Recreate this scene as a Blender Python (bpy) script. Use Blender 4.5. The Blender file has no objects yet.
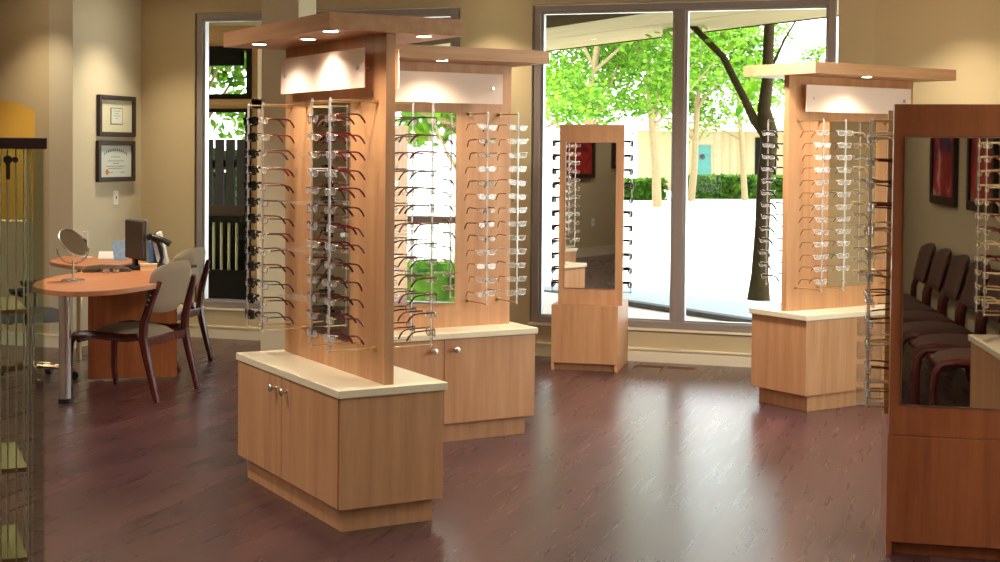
import bpy, bmesh, math, random
from mathutils import Vector, Matrix
PI=math.pi; R=math.radians
random.seed(7)
S=bpy.context.scene; C=S.collection
# ------------------------------------------------------------------ render look
S.view_settings.view_transform='Standard'; S.view_settings.look='None'
S.view_settings.gamma=1; S.view_settings.use_curve_mapping=False
S.view_settings.exposure=1.22
cy=S.cycles
cy.max_bounces=8; cy.diffuse_bounces=4; cy.glossy_bounces=5; cy.transmission_bounces=4; cy.transparent_max_bounces=24
cy.sample_clamp_indirect=4; cy.caustics_reflective=False; cy.caustics_refractive=False
cy.use_denoising=True
# ------------------------------------------------------------------ materials
MATS={}
def lin(r,g,b):
    f=lambda c:(c/255/12.92) if c/255<=.04045 else ((c/255+.055)/1.055)**2.4
    return (f(r),f(g),f(b),1)
def new_mat(name):
    m=bpy.data.materials.new(name); m.use_nodes=True; nt=m.node_tree; nt.nodes.clear()
    out=nt.nodes.new('ShaderNodeOutputMaterial'); MATS[name]=m; return m,nt,out
def bsdf(nt,col=None,rough=.5,metal=0,spec=.5,coat=0):
    b=nt.nodes.new('ShaderNodeBsdfPrincipled')
    if col: b.inputs['Base Color'].default_value=col
    b.inputs['Roughness'].default_value=rough; b.inputs['Metallic'].default_value=metal
    b.inputs['Specular IOR Level'].default_value=spec; b.inputs['Coat Weight'].default_value=coat
    return b
def plain(name,col,rough=.5,metal=0,spec=.5,coat=0,var=.06,scale=30):
    m,nt,out=new_mat(name); b=bsdf(nt,col,rough,metal,spec,coat)
    tc=nt.nodes.new('ShaderNodeTexCoord'); n=nt.nodes.new('ShaderNodeTexNoise'); n.inputs['Scale'].default_value=scale
    nt.links.new(tc.outputs['Object'],n.inputs['Vector'])
    mx=nt.nodes.new('ShaderNodeMix'); mx.data_type='RGBA'
    mx.inputs[6].default_value=tuple(c*(1-var) for c in col[:3])+(1,); mx.inputs[7].default_value=tuple(min(1,c*(1+var)) for c in col[:3])+(1,)
    nt.links.new(n.outputs['Fac'],mx.inputs[0]); nt.links.new(mx.outputs[2],b.inputs['Base Color'])
    nt.links.new(b.outputs[0],out.inputs[0]); return m
def wood(name,c1,c2,rough=.42,axis='z',sc=1.0,coat=.0):
    m,nt,out=new_mat(name); b=bsdf(nt,c1,rough,coat=coat)
    tc=nt.nodes.new('ShaderNodeTexCoord'); mp=nt.nodes.new('ShaderNodeMapping')
    s=[14*sc,14*sc,14*sc]; s['xyz'.index(axis)]=.9*sc; mp.inputs['Scale'].default_value=s
    nt.links.new(tc.outputs['Object'],mp.inputs['Vector'])
    n=nt.nodes.new('ShaderNodeTexNoise'); n.inputs['Scale'].default_value=1.6; n.inputs['Detail'].default_value=5
    n2=nt.nodes.new('ShaderNodeTexNoise'); n2.inputs['Scale'].default_value=9; n2.inputs['Detail'].default_value=4
    nt.links.new(mp.outputs[0],n.inputs['Vector']); nt.links.new(mp.outputs[0],n2.inputs['Vector'])
    ad=nt.nodes.new('ShaderNodeMath'); ad.operation='MULTIPLY_ADD'; ad.inputs[1].default_value=.35
    nt.links.new(n2.outputs['Fac'],ad.inputs[0]); nt.links.new(n.outputs['Fac'],ad.inputs[2])
    rp=nt.nodes.new('ShaderNodeValToRGB'); rp.color_ramp.elements[0].position=.42; rp.color_ramp.elements[1].position=.9
    rp.color_ramp.elements[0].color=c1; rp.color_ramp.elements[1].color=c2
    nt.links.new(ad.outputs[0],rp.inputs[0]); nt.links.new(rp.outputs[0],b.inputs['Base Color']); nt.links.new(b.outputs[0],out.inputs[0])
    return m
def glassy(name,tint=(1,1,1,1),ior=1.45,rough=0.0,add=0.0,alpha_col=None,alpha=0.0):
    """thin clear sheet: transparent with a fresnel gloss, optional body tint"""
    m,nt,out=new_mat(name)
    t=nt.nodes.new('ShaderNodeBsdfTransparent'); t.inputs[0].default_value=tint
    g=nt.nodes.new('ShaderNodeBsdfGlossy'); g.inputs['Roughness'].default_value=rough
    f=nt.nodes.new('ShaderNodeFresnel'); f.inputs[0].default_value=ior
    a=nt.nodes.new('ShaderNodeMath'); a.operation='ADD'; a.inputs[1].default_value=add; a.use_clamp=True
    ge=nt.nodes.new('ShaderNodeNewGeometry'); iv=nt.nodes.new('ShaderNodeMath'); iv.operation='SUBTRACT'; iv.inputs[0].default_value=1; nt.links.new(ge.outputs['Backfacing'],iv.inputs[1])
    nt.links.new(f.outputs[0],a.inputs[0]); k=nt.nodes.new('ShaderNodeMath'); k.operation='MULTIPLY'; nt.links.new(a.outputs[0],k.inputs[0]); nt.links.new(iv.outputs[0],k.inputs[1])
    mx=nt.nodes.new('ShaderNodeMixShader'); nt.links.new(k.outputs[0],mx.inputs[0]); nt.links.new(t.outputs[0],mx.inputs[1]); nt.links.new(g.outputs[0],mx.inputs[2])
    last=mx
    if alpha>0:
        d=bsdf(nt,alpha_col,.35); m2=nt.nodes.new('ShaderNodeMixShader'); m2.inputs[0].default_value=alpha
        nt.links.new(mx.outputs[0],m2.inputs[1]); nt.links.new(d.outputs[0],m2.inputs[2]); last=m2
    nt.links.new(last.outputs[0],out.inputs[0]); return m
def emis(name,col,st):
    m,nt,out=new_mat(name); e=nt.nodes.new('ShaderNodeEmission'); e.inputs[0].default_value=col; e.inputs[1].default_value=st
    nt.links.new(e.outputs[0],out.inputs[0]); return m

M=dict(
 maple=wood('maple_veneer',lin(200,150,106),lin(176,124,82)),
 maple_h=wood('maple_veneer_horizontal',lin(198,150,108),lin(176,126,86),axis='x'),
 cherry=wood('cherry_veneer',lin(158,92,54),lin(130,68,38),rough=.36),  # right tower's warm shade put into a darker wood tone
 gold_wood=wood('honey_veneer',lin(222,170,100),lin(196,140,72)),  # gold light on the back board put into its wood colour
 desk=wood('desk_veneer',lin(186,124,84),lin(160,98,62),axis='y'),
 desk_panel=wood('desk_panel_veneer',lin(190,112,64),lin(158,84,44)),
 counter=plain('cream_laminate',lin(226,212,180),.3,var=.05,scale=60),
 mahog=wood('mahogany_frame',lin(96,34,26),lin(62,20,16),rough=.25,sc=2),
 fabric=plain('taupe_weave',lin(158,142,118),.95,var=.22,scale=260),
 brown_fabric=plain('brown_weave',lin(88,58,42),.95,var=.2,scale=220),
 black=plain('black_plastic',lin(22,20,20),.35),
 blackfab=plain('black_fabric',lin(30,29,32),.8),
 dark_wood=plain('espresso_laminate',lin(44,24,22),.35),
 chrome=plain('brushed_chrome',(.72,.70,.68,1),.22,1,var=.03),
 nickel=plain('satin_nickel',(.62,.57,.50,1),.3,1,var=.03),
 brass=plain('champagne_metal',(.66,.48,.26,1),.3,1,var=.03),
 rodm=plain('silver_rod',(.85,.83,.80,1),.28,.9,var=.02),
 whitep=plain('white_plastic',lin(240,238,232),.4,var=.01),
 wall=plain('tan_wall_paint',lin(196,178,140),.85,spec=.2,var=.015,scale=4),
 wall_l=plain('sand_wall_paint',lin(206,196,168),.85,spec=.2,var=.015,scale=4),
 ceiling=plain('ceiling_paint',lin(228,218,196),.9,spec=.1,var=.01,scale=4),
 golden=plain('golden_wall_paint',lin(222,176,78),.85,spec=.2,var=.02,scale=4),  # golden light behind the arch put into the wall colour
 trimw=plain('cream_trim_paint',lin(232,220,190),.5,var=.01,scale=8),
 winframe=plain('bronze_window_frame',lin(150,138,132),.4,.2,var=.03),
 winalu=plain('aluminium_glazing_bead',lin(178,178,178),.35,.7,var=.03),
 silverm=plain('mirror_edge_metal',(.5,.48,.44,1),.3,1),
 darkframe=plain('dark_carved_frame',lin(48,36,28),.45,var=.5,scale=160),
 matcream=plain('cream_mat_board',lin(236,224,196),.9,var=.02),
 paper=plain('white_paper',lin(232,232,226),.9,var=.02),
 ink=plain('grey_ink',lin(90,92,100),.9),
 seal=plain('orange_seal',lin(226,120,40),.7),
 concrete=plain('pale_concrete',lin(225,222,214),.9,var=.04,scale=1.5),
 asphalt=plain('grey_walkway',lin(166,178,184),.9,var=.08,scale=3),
 kerb=plain('kerb_brick',lin(92,90,92),.9,var=.4,scale=14),
 soffit_dark=plain('soffit_brown',lin(58,48,34),1,spec=0,var=.06),  # shade under the porch roof put into a dark colour
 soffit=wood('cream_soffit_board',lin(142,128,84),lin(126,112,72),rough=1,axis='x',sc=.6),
 bark=plain('rough_bark',lin(60,50,32),.95,spec=.05,var=.5,scale=18),
 palebark=plain('pale_bark',lin(150,130,98),.9,spec=.1,var=.2,scale=12),
 teal=plain('teal_door_paint',lin(70,124,118),.7,spec=.1),
 siding=plain('cream_siding',lin(158,146,116),.9,spec=.1),
 stucco=plain('tan_stucco',lin(170,142,106),.9,var=.05,scale=20),
 blackmetal=plain('black_frame_metal',lin(14,14,12),.8,spec=.1),
 darkslat=plain('dark_stained_slat',lin(36,30,20),.8,var=.2),
 railwood=plain('weathered_rail',lin(52,42,32),.8,var=.2),
 palebar=plain('pale_baluster',lin(170,176,150),.7),
 red=plain('red_paint',lin(200,30,26),.3),
 yellowbk=plain('binder_white',lin(236,232,216),.6),
 binder=plain('binder_brown',lin(96,58,46),.6),
 blue=plain('blue_card',lin(98,140,196),.5,var=.3,scale=40),
 blue2=plain('blue_photo_print',lin(150,180,215),.4,var=.5,scale=35),
 greycase=plain('grey_leatherette',lin(108,96,78),.5,var=.1),
 kraft=plain('tan_card_box',lin(222,192,148),.8),
 monback=plain('dark_olive_plastic',lin(66,54,44),.45),
 greypl=plain('grey_plastic',lin(120,118,114),.4),
)
M['lens']=glassy('clear_lens',ior=1.5,add=.08,alpha_col=(.95,.95,.95,1),alpha=.16)
M['darklens']=glassy('smoked_lens',tint=(.06,.045,.04,1),ior=1.5)
M['acrylic']=glassy('clear_acrylic',tint=(.97,.97,.96,1),ior=1.5,add=.10,alpha_col=(.98,.97,.95,1),alpha=.30)
M['clearshelf']=glassy('clear_shelf_acrylic',tint=(.97,.97,.96,1),ior=1.4,alpha_col=(.95,.93,.9,1),alpha=.05)
M['traycl']=glassy('clear_tray_acrylic',tint=(.93,.93,.92,1),ior=1.5,add=.04,alpha_col=(.95,.93,.9,1),alpha=.08)
M['winglass']=glassy('window_glass',tint=(.96,.98,.97,1),ior=1.35)
M['caseglass']=glassy('showcase_glass',tint=(.90,.93,.89,1),ior=1.22,add=.01)
M['shelfglass']=glassy('shelf_glass',tint=(.75,.78,.62,1),ior=1.5,alpha_col=lin(190,180,120),alpha=.35)
M['lampglow']=emis('lamp_glow',(1,.86,.62,1),14)
# mirror
m,nt,out=new_mat('silvered_mirror'); b=bsdf(nt,(.80,.81,.79,1),.015,1); nt.links.new(b.outputs[0],out.inputs[0]); M['mirror']=m
# frosted sign
m,nt,out=new_mat('frosted_acrylic'); b=bsdf(nt,lin(250,226,208),.45); t=nt.nodes.new('ShaderNodeBsdfTranslucent'); t.inputs[0].default_value=lin(250,226,208)
a=nt.nodes.new('ShaderNodeMixShader'); a.inputs[0].default_value=.2; nt.links.new(b.outputs[0],a.inputs[1]); nt.links.new(t.outputs[0],a.inputs[2])
t2=nt.nodes.new('ShaderNodeBsdfTransparent'); a2=nt.nodes.new('ShaderNodeMixShader'); a2.inputs[0].default_value=.12
nt.links.new(a.outputs[0],a2.inputs[1]); nt.links.new(t2.outputs[0],a2.inputs[2]); nt.links.new(a2.outputs[0],out.inputs[0]); M['frost']=m
# leaves
def leafmat(name,c1,c2):
    m,nt,out=new_mat(name); tc=nt.nodes.new('ShaderNodeTexCoord'); n=nt.nodes.new('ShaderNodeTexNoise'); n.inputs['Scale'].default_value=3.5
    nt.links.new(tc.outputs['Object'],n.inputs['Vector']); rp=nt.nodes.new('ShaderNodeValToRGB'); rp.color_ramp.elements[0].position=.35; rp.color_ramp.elements[1].position=.65
    rp.color_ramp.elements[0].color=c1; rp.color_ramp.elements[1].color=c2; nt.links.new(n.outputs['Fac'],rp.inputs[0])
    d=bsdf(nt,c1,.6,spec=.25); tr=nt.nodes.new('ShaderNodeBsdfTranslucent'); nt.links.new(rp.outputs[0],d.inputs['Base Color']); nt.links.new(rp.outputs[0],tr.inputs[0])
    mx=nt.nodes.new('ShaderNodeMixShader'); mx.inputs[0].default_value=.45; nt.links.new(d.outputs[0],mx.inputs[1]); nt.links.new(tr.outputs[0],mx.inputs[2]); nt.links.new(mx.outputs[0],out.inputs[0]); return m
M['leaf']=leafmat('bright_leaf',lin(52,104,16),lin(124,166,42)); M['leafd']=leafmat('hedge_leaf',lin(36,78,14),lin(96,140,36))
# floor planks along world y
m,nt,out=new_mat('walnut_plank_floor')
tc=nt.nodes.new('ShaderNodeTexCoord'); mp=nt.nodes.new('ShaderNodeMapping'); mp.inputs['Rotation'].default_value=(0,0,PI/2)
nt.links.new(tc.outputs['Object'],mp.inputs['Vector'])
br=nt.nodes.new('ShaderNodeTexBrick'); br.offset=.37; br.inputs['Scale'].default_value=1; br.inputs['Brick Width'].default_value=1.25; br.inputs['Row Height'].default_value=.125
br.inputs['Mortar Size'].default_value=.0012; br.inputs['Color1'].default_value=(0,0,0,1); br.inputs['Color2'].default_value=(1,1,1,1); br.inputs['Mortar'].default_value=(0,0,0,1)
nt.links.new(mp.outputs[0],br.inputs['Vector'])
mp2=nt.nodes.new('ShaderNodeMapping'); mp2.inputs['Scale'].default_value=(26,1.6,1); nt.links.new(tc.outputs['Object'],mp2.inputs['Vector'])
n=nt.nodes.new('ShaderNodeTexNoise'); n.inputs['Scale'].default_value=1; n.inputs['Detail'].default_value=6; nt.links.new(mp2.outputs[0],n.inputs['Vector'])
ma=nt.nodes.new('ShaderNodeMath'); ma.operation='MULTIPLY_ADD'; ma.inputs[1].default_value=.42; nt.links.new(br.outputs['Color'],ma.inputs[0])
mb=nt.nodes.new('ShaderNodeMath'); mb.operation='MULTIPLY'; mb.inputs[1].default_value=.75; nt.links.new(n.outputs['Fac'],mb.inputs[0]); nt.links.new(mb.outputs[0],ma.inputs[2])
rp=nt.nodes.new('ShaderNodeValToRGB'); e=rp.color_ramp.elements; e[0].position=.1; e[0].color=lin(44,27,30); e[1].position=1.0; e[1].color=lin(86,54,54)
nt.links.new(ma.outputs[0],rp.inputs[0])
b=bsdf(nt,None,.26,spec=.85); nt.links.new(rp.outputs[0],b.inputs['Base Color'])
mr=nt.nodes.new('ShaderNodeMapRange'); mr.inputs['To Min'].default_value=.25; mr.inputs['To Max'].default_value=.31; nt.links.new(n.outputs['Fac'],mr.inputs[0]); nt.links.new(mr.outputs[0],b.inputs['Roughness'])

nt.links.new(b.outputs[0],out.inputs[0]); M['floor']=m
def paint_abstract(name,cols,axis):
    m,nt,out=new_mat(name); tc=nt.nodes.new('ShaderNodeTexCoord'); n=nt.nodes.new('ShaderNodeTexNoise'); n.inputs['Scale'].default_value=2.2; n.inputs['Distortion'].default_value=1.5
    nt.links.new(tc.outputs['Generated'],n.inputs['Vector']); rp=nt.nodes.new('ShaderNodeValToRGB'); rp.color_ramp.interpolation='EASE'
    while len(rp.color_ramp.elements)<len(cols): rp.color_ramp.elements.new(.5)
    for i,c in enumerate(cols): rp.color_ramp.elements[i].position=.3+.4*i/(len(cols)-1); rp.color_ramp.elements[i].color=c
    nt.links.new(n.outputs['Fac'],rp.inputs[0]); b=bsdf(nt,None,.5); nt.links.new(rp.outputs[0],b.inputs['Base Color']); nt.links.new(b.outputs[0],out.inputs[0]); return m
M['art1']=paint_abstract('red_and_blue_canvas',[lin(30,40,90),lin(150,30,30),lin(190,50,40),lin(210,190,170)],'x')
M['art2']=paint_abstract('crimson_canvas',[lin(120,20,24),lin(190,40,36),lin(150,110,70)],'x')
# ------------------------------------------------------------------ mesh helpers
def bx(bm,x0,x1,y0,y1,z0,z1,mat=None):
    vs=[bm.verts.new(p) for p in ((x0,y0,z0),(x1,y0,z0),(x1,y1,z0),(x0,y1,z0),(x0,y0,z1),(x1,y0,z1),(x1,y1,z1),(x0,y1,z1))]
    for f in ((3,2,1,0),(4,5,6,7),(0,1,5,4),(1,2,6,5),(2,3,7,6),(3,0,4,7)): bm.faces.new([vs[i] for i in f])
    if mat is not None:
        for v in vs: v.co=mat@v.co
    return vs
def frame_from(d):
    d=d.normalized(); a=Vector((0,0,1)) if abs(d.z)<.95 else Vector((1,0,0))
    u=d.cross(a).normalized(); return u,d.cross(u).normalized()
def tube(bm,pts,r,n=8,closed=False,flat=1.0):
    pts=[Vector(p) for p in pts]; k=len(pts); rs=r if isinstance(r,(list,tuple)) else [r]*k; rings=[]; pu=None
    for i,p in enumerate(pts):
        if closed: d=pts[(i+1)%k]-pts[i-1]
        else: d=pts[min(i+1,k-1)]-pts[max(i-1,0)]
        d=d.normalized()
        if pu is None: u,v=frame_from(d)
        else:
            u=(pu-d*pu.dot(d)); u=u.normalized() if u.length>1e-6 else frame_from(d)[0]; v=d.cross(u)
        pu=u
        rings.append([bm.verts.new(p+(u*math.cos(2*PI*j/n)+v*math.sin(2*PI*j/n)*flat)*rs[i]) for j in range(n)])
    for i in range(k if closed else k-1):
        a,b=rings[i],rings[(i+1)%k]
        for j in range(n): bm.faces.new((a[j],a[(j+1)%n],b[(j+1)%n],b[j]))
    if not closed:
        bm.faces.new(rings[0][::-1]); bm.faces.new(rings[-1])
def cyl(bm,c,r,z0,z1,n=24,r2=None):
    tube(bm,[(c[0],c[1],z0),(c[0],c[1],z1)],[r,r if r2 is None else r2],n)
def lathe(bm,prof,n=24,mat=None):
    rings=[]
    for (r,z) in prof: rings.append([bm.verts.new(Vector((r*math.cos(2*PI*j/n),r*math.sin(2*PI*j/n),z))) for j in range(n)])
    for a,b in zip(rings,rings[1:]):
        for j in range(n): bm.faces.new((a[j],a[(j+1)%n],b[(j+1)%n],b[j]))
    bm.faces.new(rings[0][::-1]); bm.faces.new(rings[-1])
    if mat is not None:
        for r_ in rings:
            for v in r_: v.co=mat@v.co
def prism(bm,poly,z0,z1):
    a=[bm.verts.new((x,y,z0)) for x,y in poly]; b=[bm.verts.new((x,y,z1)) for x,y in poly]; n=len(poly)
    bm.faces.new(a[::-1]); bm.faces.new(b)
    for i in range(n): bm.faces.new((a[i],a[(i+1)%n],b[(i+1)%n],b[i]))
def obj(name,bm,mat,parent=None,bevel=0,smooth=False,loc=None,rotz=0):
    bmesh.ops.recalc_face_normals(bm,faces=bm.faces)
    me=bpy.data.meshes.new(name); bm.to_mesh(me); bm.free()
    if smooth:
        for p in me.polygons: p.use_smooth=True
        try: me.set_sharp_from_angle(angle=R(40))
        except Exception: pass
    o=bpy.data.objects.new(name,me); C.objects.link(o); me.materials.append(mat)
    if parent: o.parent=parent
    if loc: o.location=loc
    o.rotation_euler=(0,0,rotz)
    if bevel:
        b=o.modifiers.new('bevel','BEVEL'); b.width=bevel; b.segments=2; b.limit_method='ANGLE'; b.angle_limit=R(50)
    return o
def NB(): return bmesh.new()
def tag(o,label,cat,group=None):
    o['label']=label; o['category']=cat
    if group: o['group']=group
    return o
def thing(name,label,cat,loc=(0,0,0),rotz=0,group=None):
    o=bpy.data.objects.new(name,None); C.objects.link(o); o.empty_display_size=.1
    o.location=loc; o.rotation_euler=(0,0,rotz); return tag(o,label,cat,group)
def struct(o): o['kind']='structure'; return o
def box(name,mat,dims,parent=None,bevel=0,loc=None,rotz=0):
    bm=NB(); bx(bm,*dims); return obj(name,bm,mat,parent,bevel,loc=loc,rotz=rotz)
def dup_tree(root):
    r=root.copy(); C.objects.link(r)
    for ch in root.children:
        c=ch.copy(); C.objects.link(c); c.parent=r
        for g in ch.children:
            d=g.copy(); C.objects.link(d); d.parent=c
    return r
def lamp(name,kind,loc,energy,color=(1,.82,.6),size=.1,rot=(0,0,0),spot=None,parent=None,blend=.6):
    l=bpy.data.lights.new(name,kind); l.energy=energy; l.color=color
    if kind=='AREA': l.size=size; l.shape='DISK'
    if kind in('POINT','SPOT'): l.shadow_soft_size=size
    if spot: l.spot_size=R(spot); l.spot_blend=blend
    o=bpy.data.objects.new(name,l); C.objects.link(o); o.location=loc; o.rotation_euler=rot
    if parent: o.parent=parent
    return o
# ------------------------------------------------------------------ camera
cam=bpy.data.cameras.new('camera'); co=bpy.data.objects.new('camera',cam); C.objects.link(co); S.camera=co
F_,PT,RL,CY,YAW=1432.93,.029474,.008692,193.42,.315862
cam.sensor_width=36; cam.sensor_fit='HORIZONTAL'; cam.lens=36*F_/1000; cam.shift_y=-(281-CY)/1000; cam.clip_start=.05; cam.clip_end=400
fw=Vector((0,math.cos(PT),-math.sin(PT))); up=Vector((0,math.sin(PT),math.cos(PT))); rt=Vector((1,0,0))
r2=rt*math.cos(RL)+up*math.sin(RL); u2=-rt*math.sin(RL)+up*math.cos(RL)
mm=Matrix((r2,u2,-fw)).transposed().to_4x4(); co.matrix_world=Matrix.Translation((0,0,1.6))@Matrix.Rotation(YAW,4,'Z')@mm
# ------------------------------------------------------------------ room
WY=10.736; XL=-6.753; YJ=9.75; CH=2.93; T=.22
XR=1.02
def wall_with_holes(name,x0,x1,y,holes,mat,thick=T,zt=CH):
    """wall along x at y, thick toward +y; holes (x0,x1,z0,z1)"""
    bm=NB(); xs=x0
    for (a,b_,z0,z1) in holes:
        bx(bm,xs,a,y,y+thick,0,zt)
        if z0>0: bx(bm,a,b_,y,y+thick,0,z0)
        bx(bm,a,b_,y,y+thick,z1,zt); xs=b_
    bx(bm,xs,x1,y,y+thick,0,zt)
    return struct(obj(name,bm,mat))
ZB,ZT=.262,2.733
W1=(-6.214,-3.872); W2=(-3.236,-.942)
wall_with_holes('wall_back',XL-.02,-.66,WY,[(W1[0]-.02,W1[1]+.02,ZB-.01,ZT+.012),(W2[0]-.02,W2[1]+.02,ZB-.01,ZT+.012)],M['wall'])
# wall bending away right of the windows
ang=math.atan2(10.3-WY,XR+.66); Lr=math.hypot(10.3-WY,XR+.66)
box('wall_right_back',M['wall'],(0,Lr+.1,0,T,0,CH),loc=(-.66,WY,0),rotz=ang)['kind']='structure'
# right wall with glazed opening
bm=NB(); bx(bm,XR,XR+T,-3.95,4.98,0,CH); bx(bm,XR,XR+T,9.0,10.35,0,CH); bx(bm,XR,XR+T,4.98,9.0,0,ZB); bx(bm,XR,XR+T,4.98,9.0,ZT,CH); struct(obj('wall_right',bm,M['wall']))
# left walls
box('wall_left',M['wall_l'],(XL-T,XL,YJ,WY+T,0,CH))['kind']='structure'
# jog wall with arched opening  (faces the camera, plane y=YJ)
arch=[(-8.9,1.0),(-7.105,1.0),(-7.105,1.885),(-7.143,1.905),(-7.209,1.937),(-7.323,1.965),(-7.437,1.980),(-7.62,1.997),(-7.8,2.003),(-8.0,2.003),(-8.25,1.995),(-8.5,1.965),(-8.75,1.92),(-8.9,1.885)]
bm=NB()
outer=[(-10.5,0),(XL-T,0),(XL-T,CH),(-10.5,CH)]
def wquad(bm,p,y0,y1):
    a=[bm.verts.new((x,y0,z)) for x,z in p]; b=[bm.verts.new((x,y1,z)) for x,z in p]; n=len(p)
    bm.faces.new(a); bm.faces.new(b[::-1])
    for i in range(n): bm.faces.new((a[i],a[(i+1)%n],b[(i+1)%n],b[i]))
bx(bm,-10.5,-8.9,YJ,YJ+T,0,CH); bx(bm,-7.105,XL-T,YJ,YJ+T,0,CH); bx(bm,-8.9,-7.105,YJ,YJ+T,0,1.0)
top=arch[2:]
for (a,b_) in zip(top,top[1:]):
    wquad(bm,[(b_[0],b_[1]),(a[0],a[1]),(a[0],CH),(b_[0],CH)],YJ,YJ+T)
struct(obj('wall_jog',bm,M['wall']))
box('wall_niche',M['golden'],(-10.5,XL-T,YJ+1.3,YJ+1.4,0,CH))['kind']='structure'
box('wall_far_left',M['wall'],(-10.7,-10.5,.185,YJ+1.4,0,CH))['kind']='structure'
# walls behind the viewer
bm=NB()
p0,p1=Vector((-2.4,.385)),Vector((XR+.02,-3.68)); d=(p1-p0); a_=math.atan2(d.y,d.x)
wa_=struct(box('wall_angled',M['wall'],(0,d.length,-T,0,0,CH),loc=(p0.x,p0.y,0),rotz=a_))
box('wall_front_left',M['wall'],(-10.7,-2.4,.185,.385,0,CH))['kind']='structure'
# floor, ceiling
bm=NB(); poly=[(-10.7,.2),(-2.55,.2),(XR-.1,-3.95),(XR+T,-4.2),(XR+T,10.4),(-.6,WY+T),(XL-T,WY+T),(XL-T,YJ+1.4),(-10.7,YJ+1.4)]
prism(bm,poly,-.1,0); struct(obj('floor',bm,M['floor']))
bm=NB(); prism(bm,poly,CH,CH+.25); struct(obj('ceiling',bm,M['ceiling']))
# column in front of the left window
box('wall_column',M['wall_l'],(-4.835,-4.545,9.262,9.552,0,CH))['kind']='structure'
# baseboards
def basebd(name,x0,x1,y,loc=None,rotz=0,ht=.105):
    bm=NB(); bx(bm,x0,x1,y-.014,y,0,ht*.72); bx(bm,x0,x1,y-.010,y,ht*.72,ht*.86); bx(bm,x0,x1,y-.018,y,ht*.86,ht)
    return struct(obj(name,bm,M['trimw'],loc=loc,rotz=rotz))
basebd('baseboard_back',XL,-.66,WY); basebd('baseboard_right_back',0,Lr,0,(-.66,WY,0),ang)
basebd('baseboard_left',0,WY-YJ,0,(XL,YJ,0),PI/2)
basebd('baseboard_jog',-10.5,XL-.0,YJ)
basebd('baseboard_angled',-d.length,0,0,(p0.x,p0.y,0),a_+PI,.13)
basebd('baseboard_right',-9,3.6,0,(XR,0,0),-PI/2,.13)
# window sills (thin trim under the windows)
for i,(a,b_) in enumerate((W1,W2)): struct(box('trim_%d'%(i+1),M['trimw'],(a-.03,b_+.03,WY-.012,WY+.02,ZB-.022,ZB-.004)))
def window(num,x0,x1,z0,z1,mulls,rails=(),loc=(0,WY,0),rotz=0):
    """frame: bronze outer, aluminium bead, glass pane; local y=0 is the inner wall plane"""
    w=bpy.data.objects.new('window_%d'%num,None); C.objects.link(w); w.location=loc; w.rotation_euler=(0,0,rotz); w['kind']='structure'
    fw_=.05; y0,y1=.0,.11
    bm=NB(); bx(bm,x0,x0+fw_,y0,y1,z0,z1); bx(bm,x1-fw_,x1,y0,y1,z0,z1); bx(bm,x0+fw_,x1-fw_,y0,y1,z0,z0+fw_); bx(bm,x0+fw_,x1-fw_,y0,y1,z1-fw_,z1)
    for m_ in mulls: bx(bm,m_-.038,m_+.038,y0,y1,z0+fw_,z1-fw_)
    for r_ in rails: bx(bm,x0+fw_,x1-fw_,y0,y1,r_-.03,r_+.03)
    obj('window_frame',bm,M['winframe'],w,.003)
    xs=[x0+fw_]+[s for m_ in mulls for s in (m_-.038,m_+.038)]+[x1-fw_]
    for a,b_ in zip(xs[0::2],xs[1::2]):
        bm=NB(); t=.02; zz0,zz1=z0+fw_,z1-fw_
        bx(bm,a,a+t,.02,.08,zz0,zz1); bx(bm,b_-t,b_,.02,.08,zz0,zz1); bx(bm,a+t,b_-t,.02,.08,zz0,zz0+.014); bx(bm,a+t,b_-t,.02,.08,zz1-.014,zz1)
        obj('glazing_bead',bm,M['winalu'],w)
        bm=NB(); bx(bm,a+t,b_-t,.048,.054,zz0+.014,zz1-.014); obj('window_pane',bm,M['winglass'],w)
    return w
window(1,W1[0],W1[1],ZB,ZT,[-4.95])
window(2,W2[0],W2[1],ZB,ZT,[-2.09])
w3=window(3,-9.0,-4.98,ZB,ZT,[-6.72],[1.02],loc=(XR,0,0),rotz=-PI/2)

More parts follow.
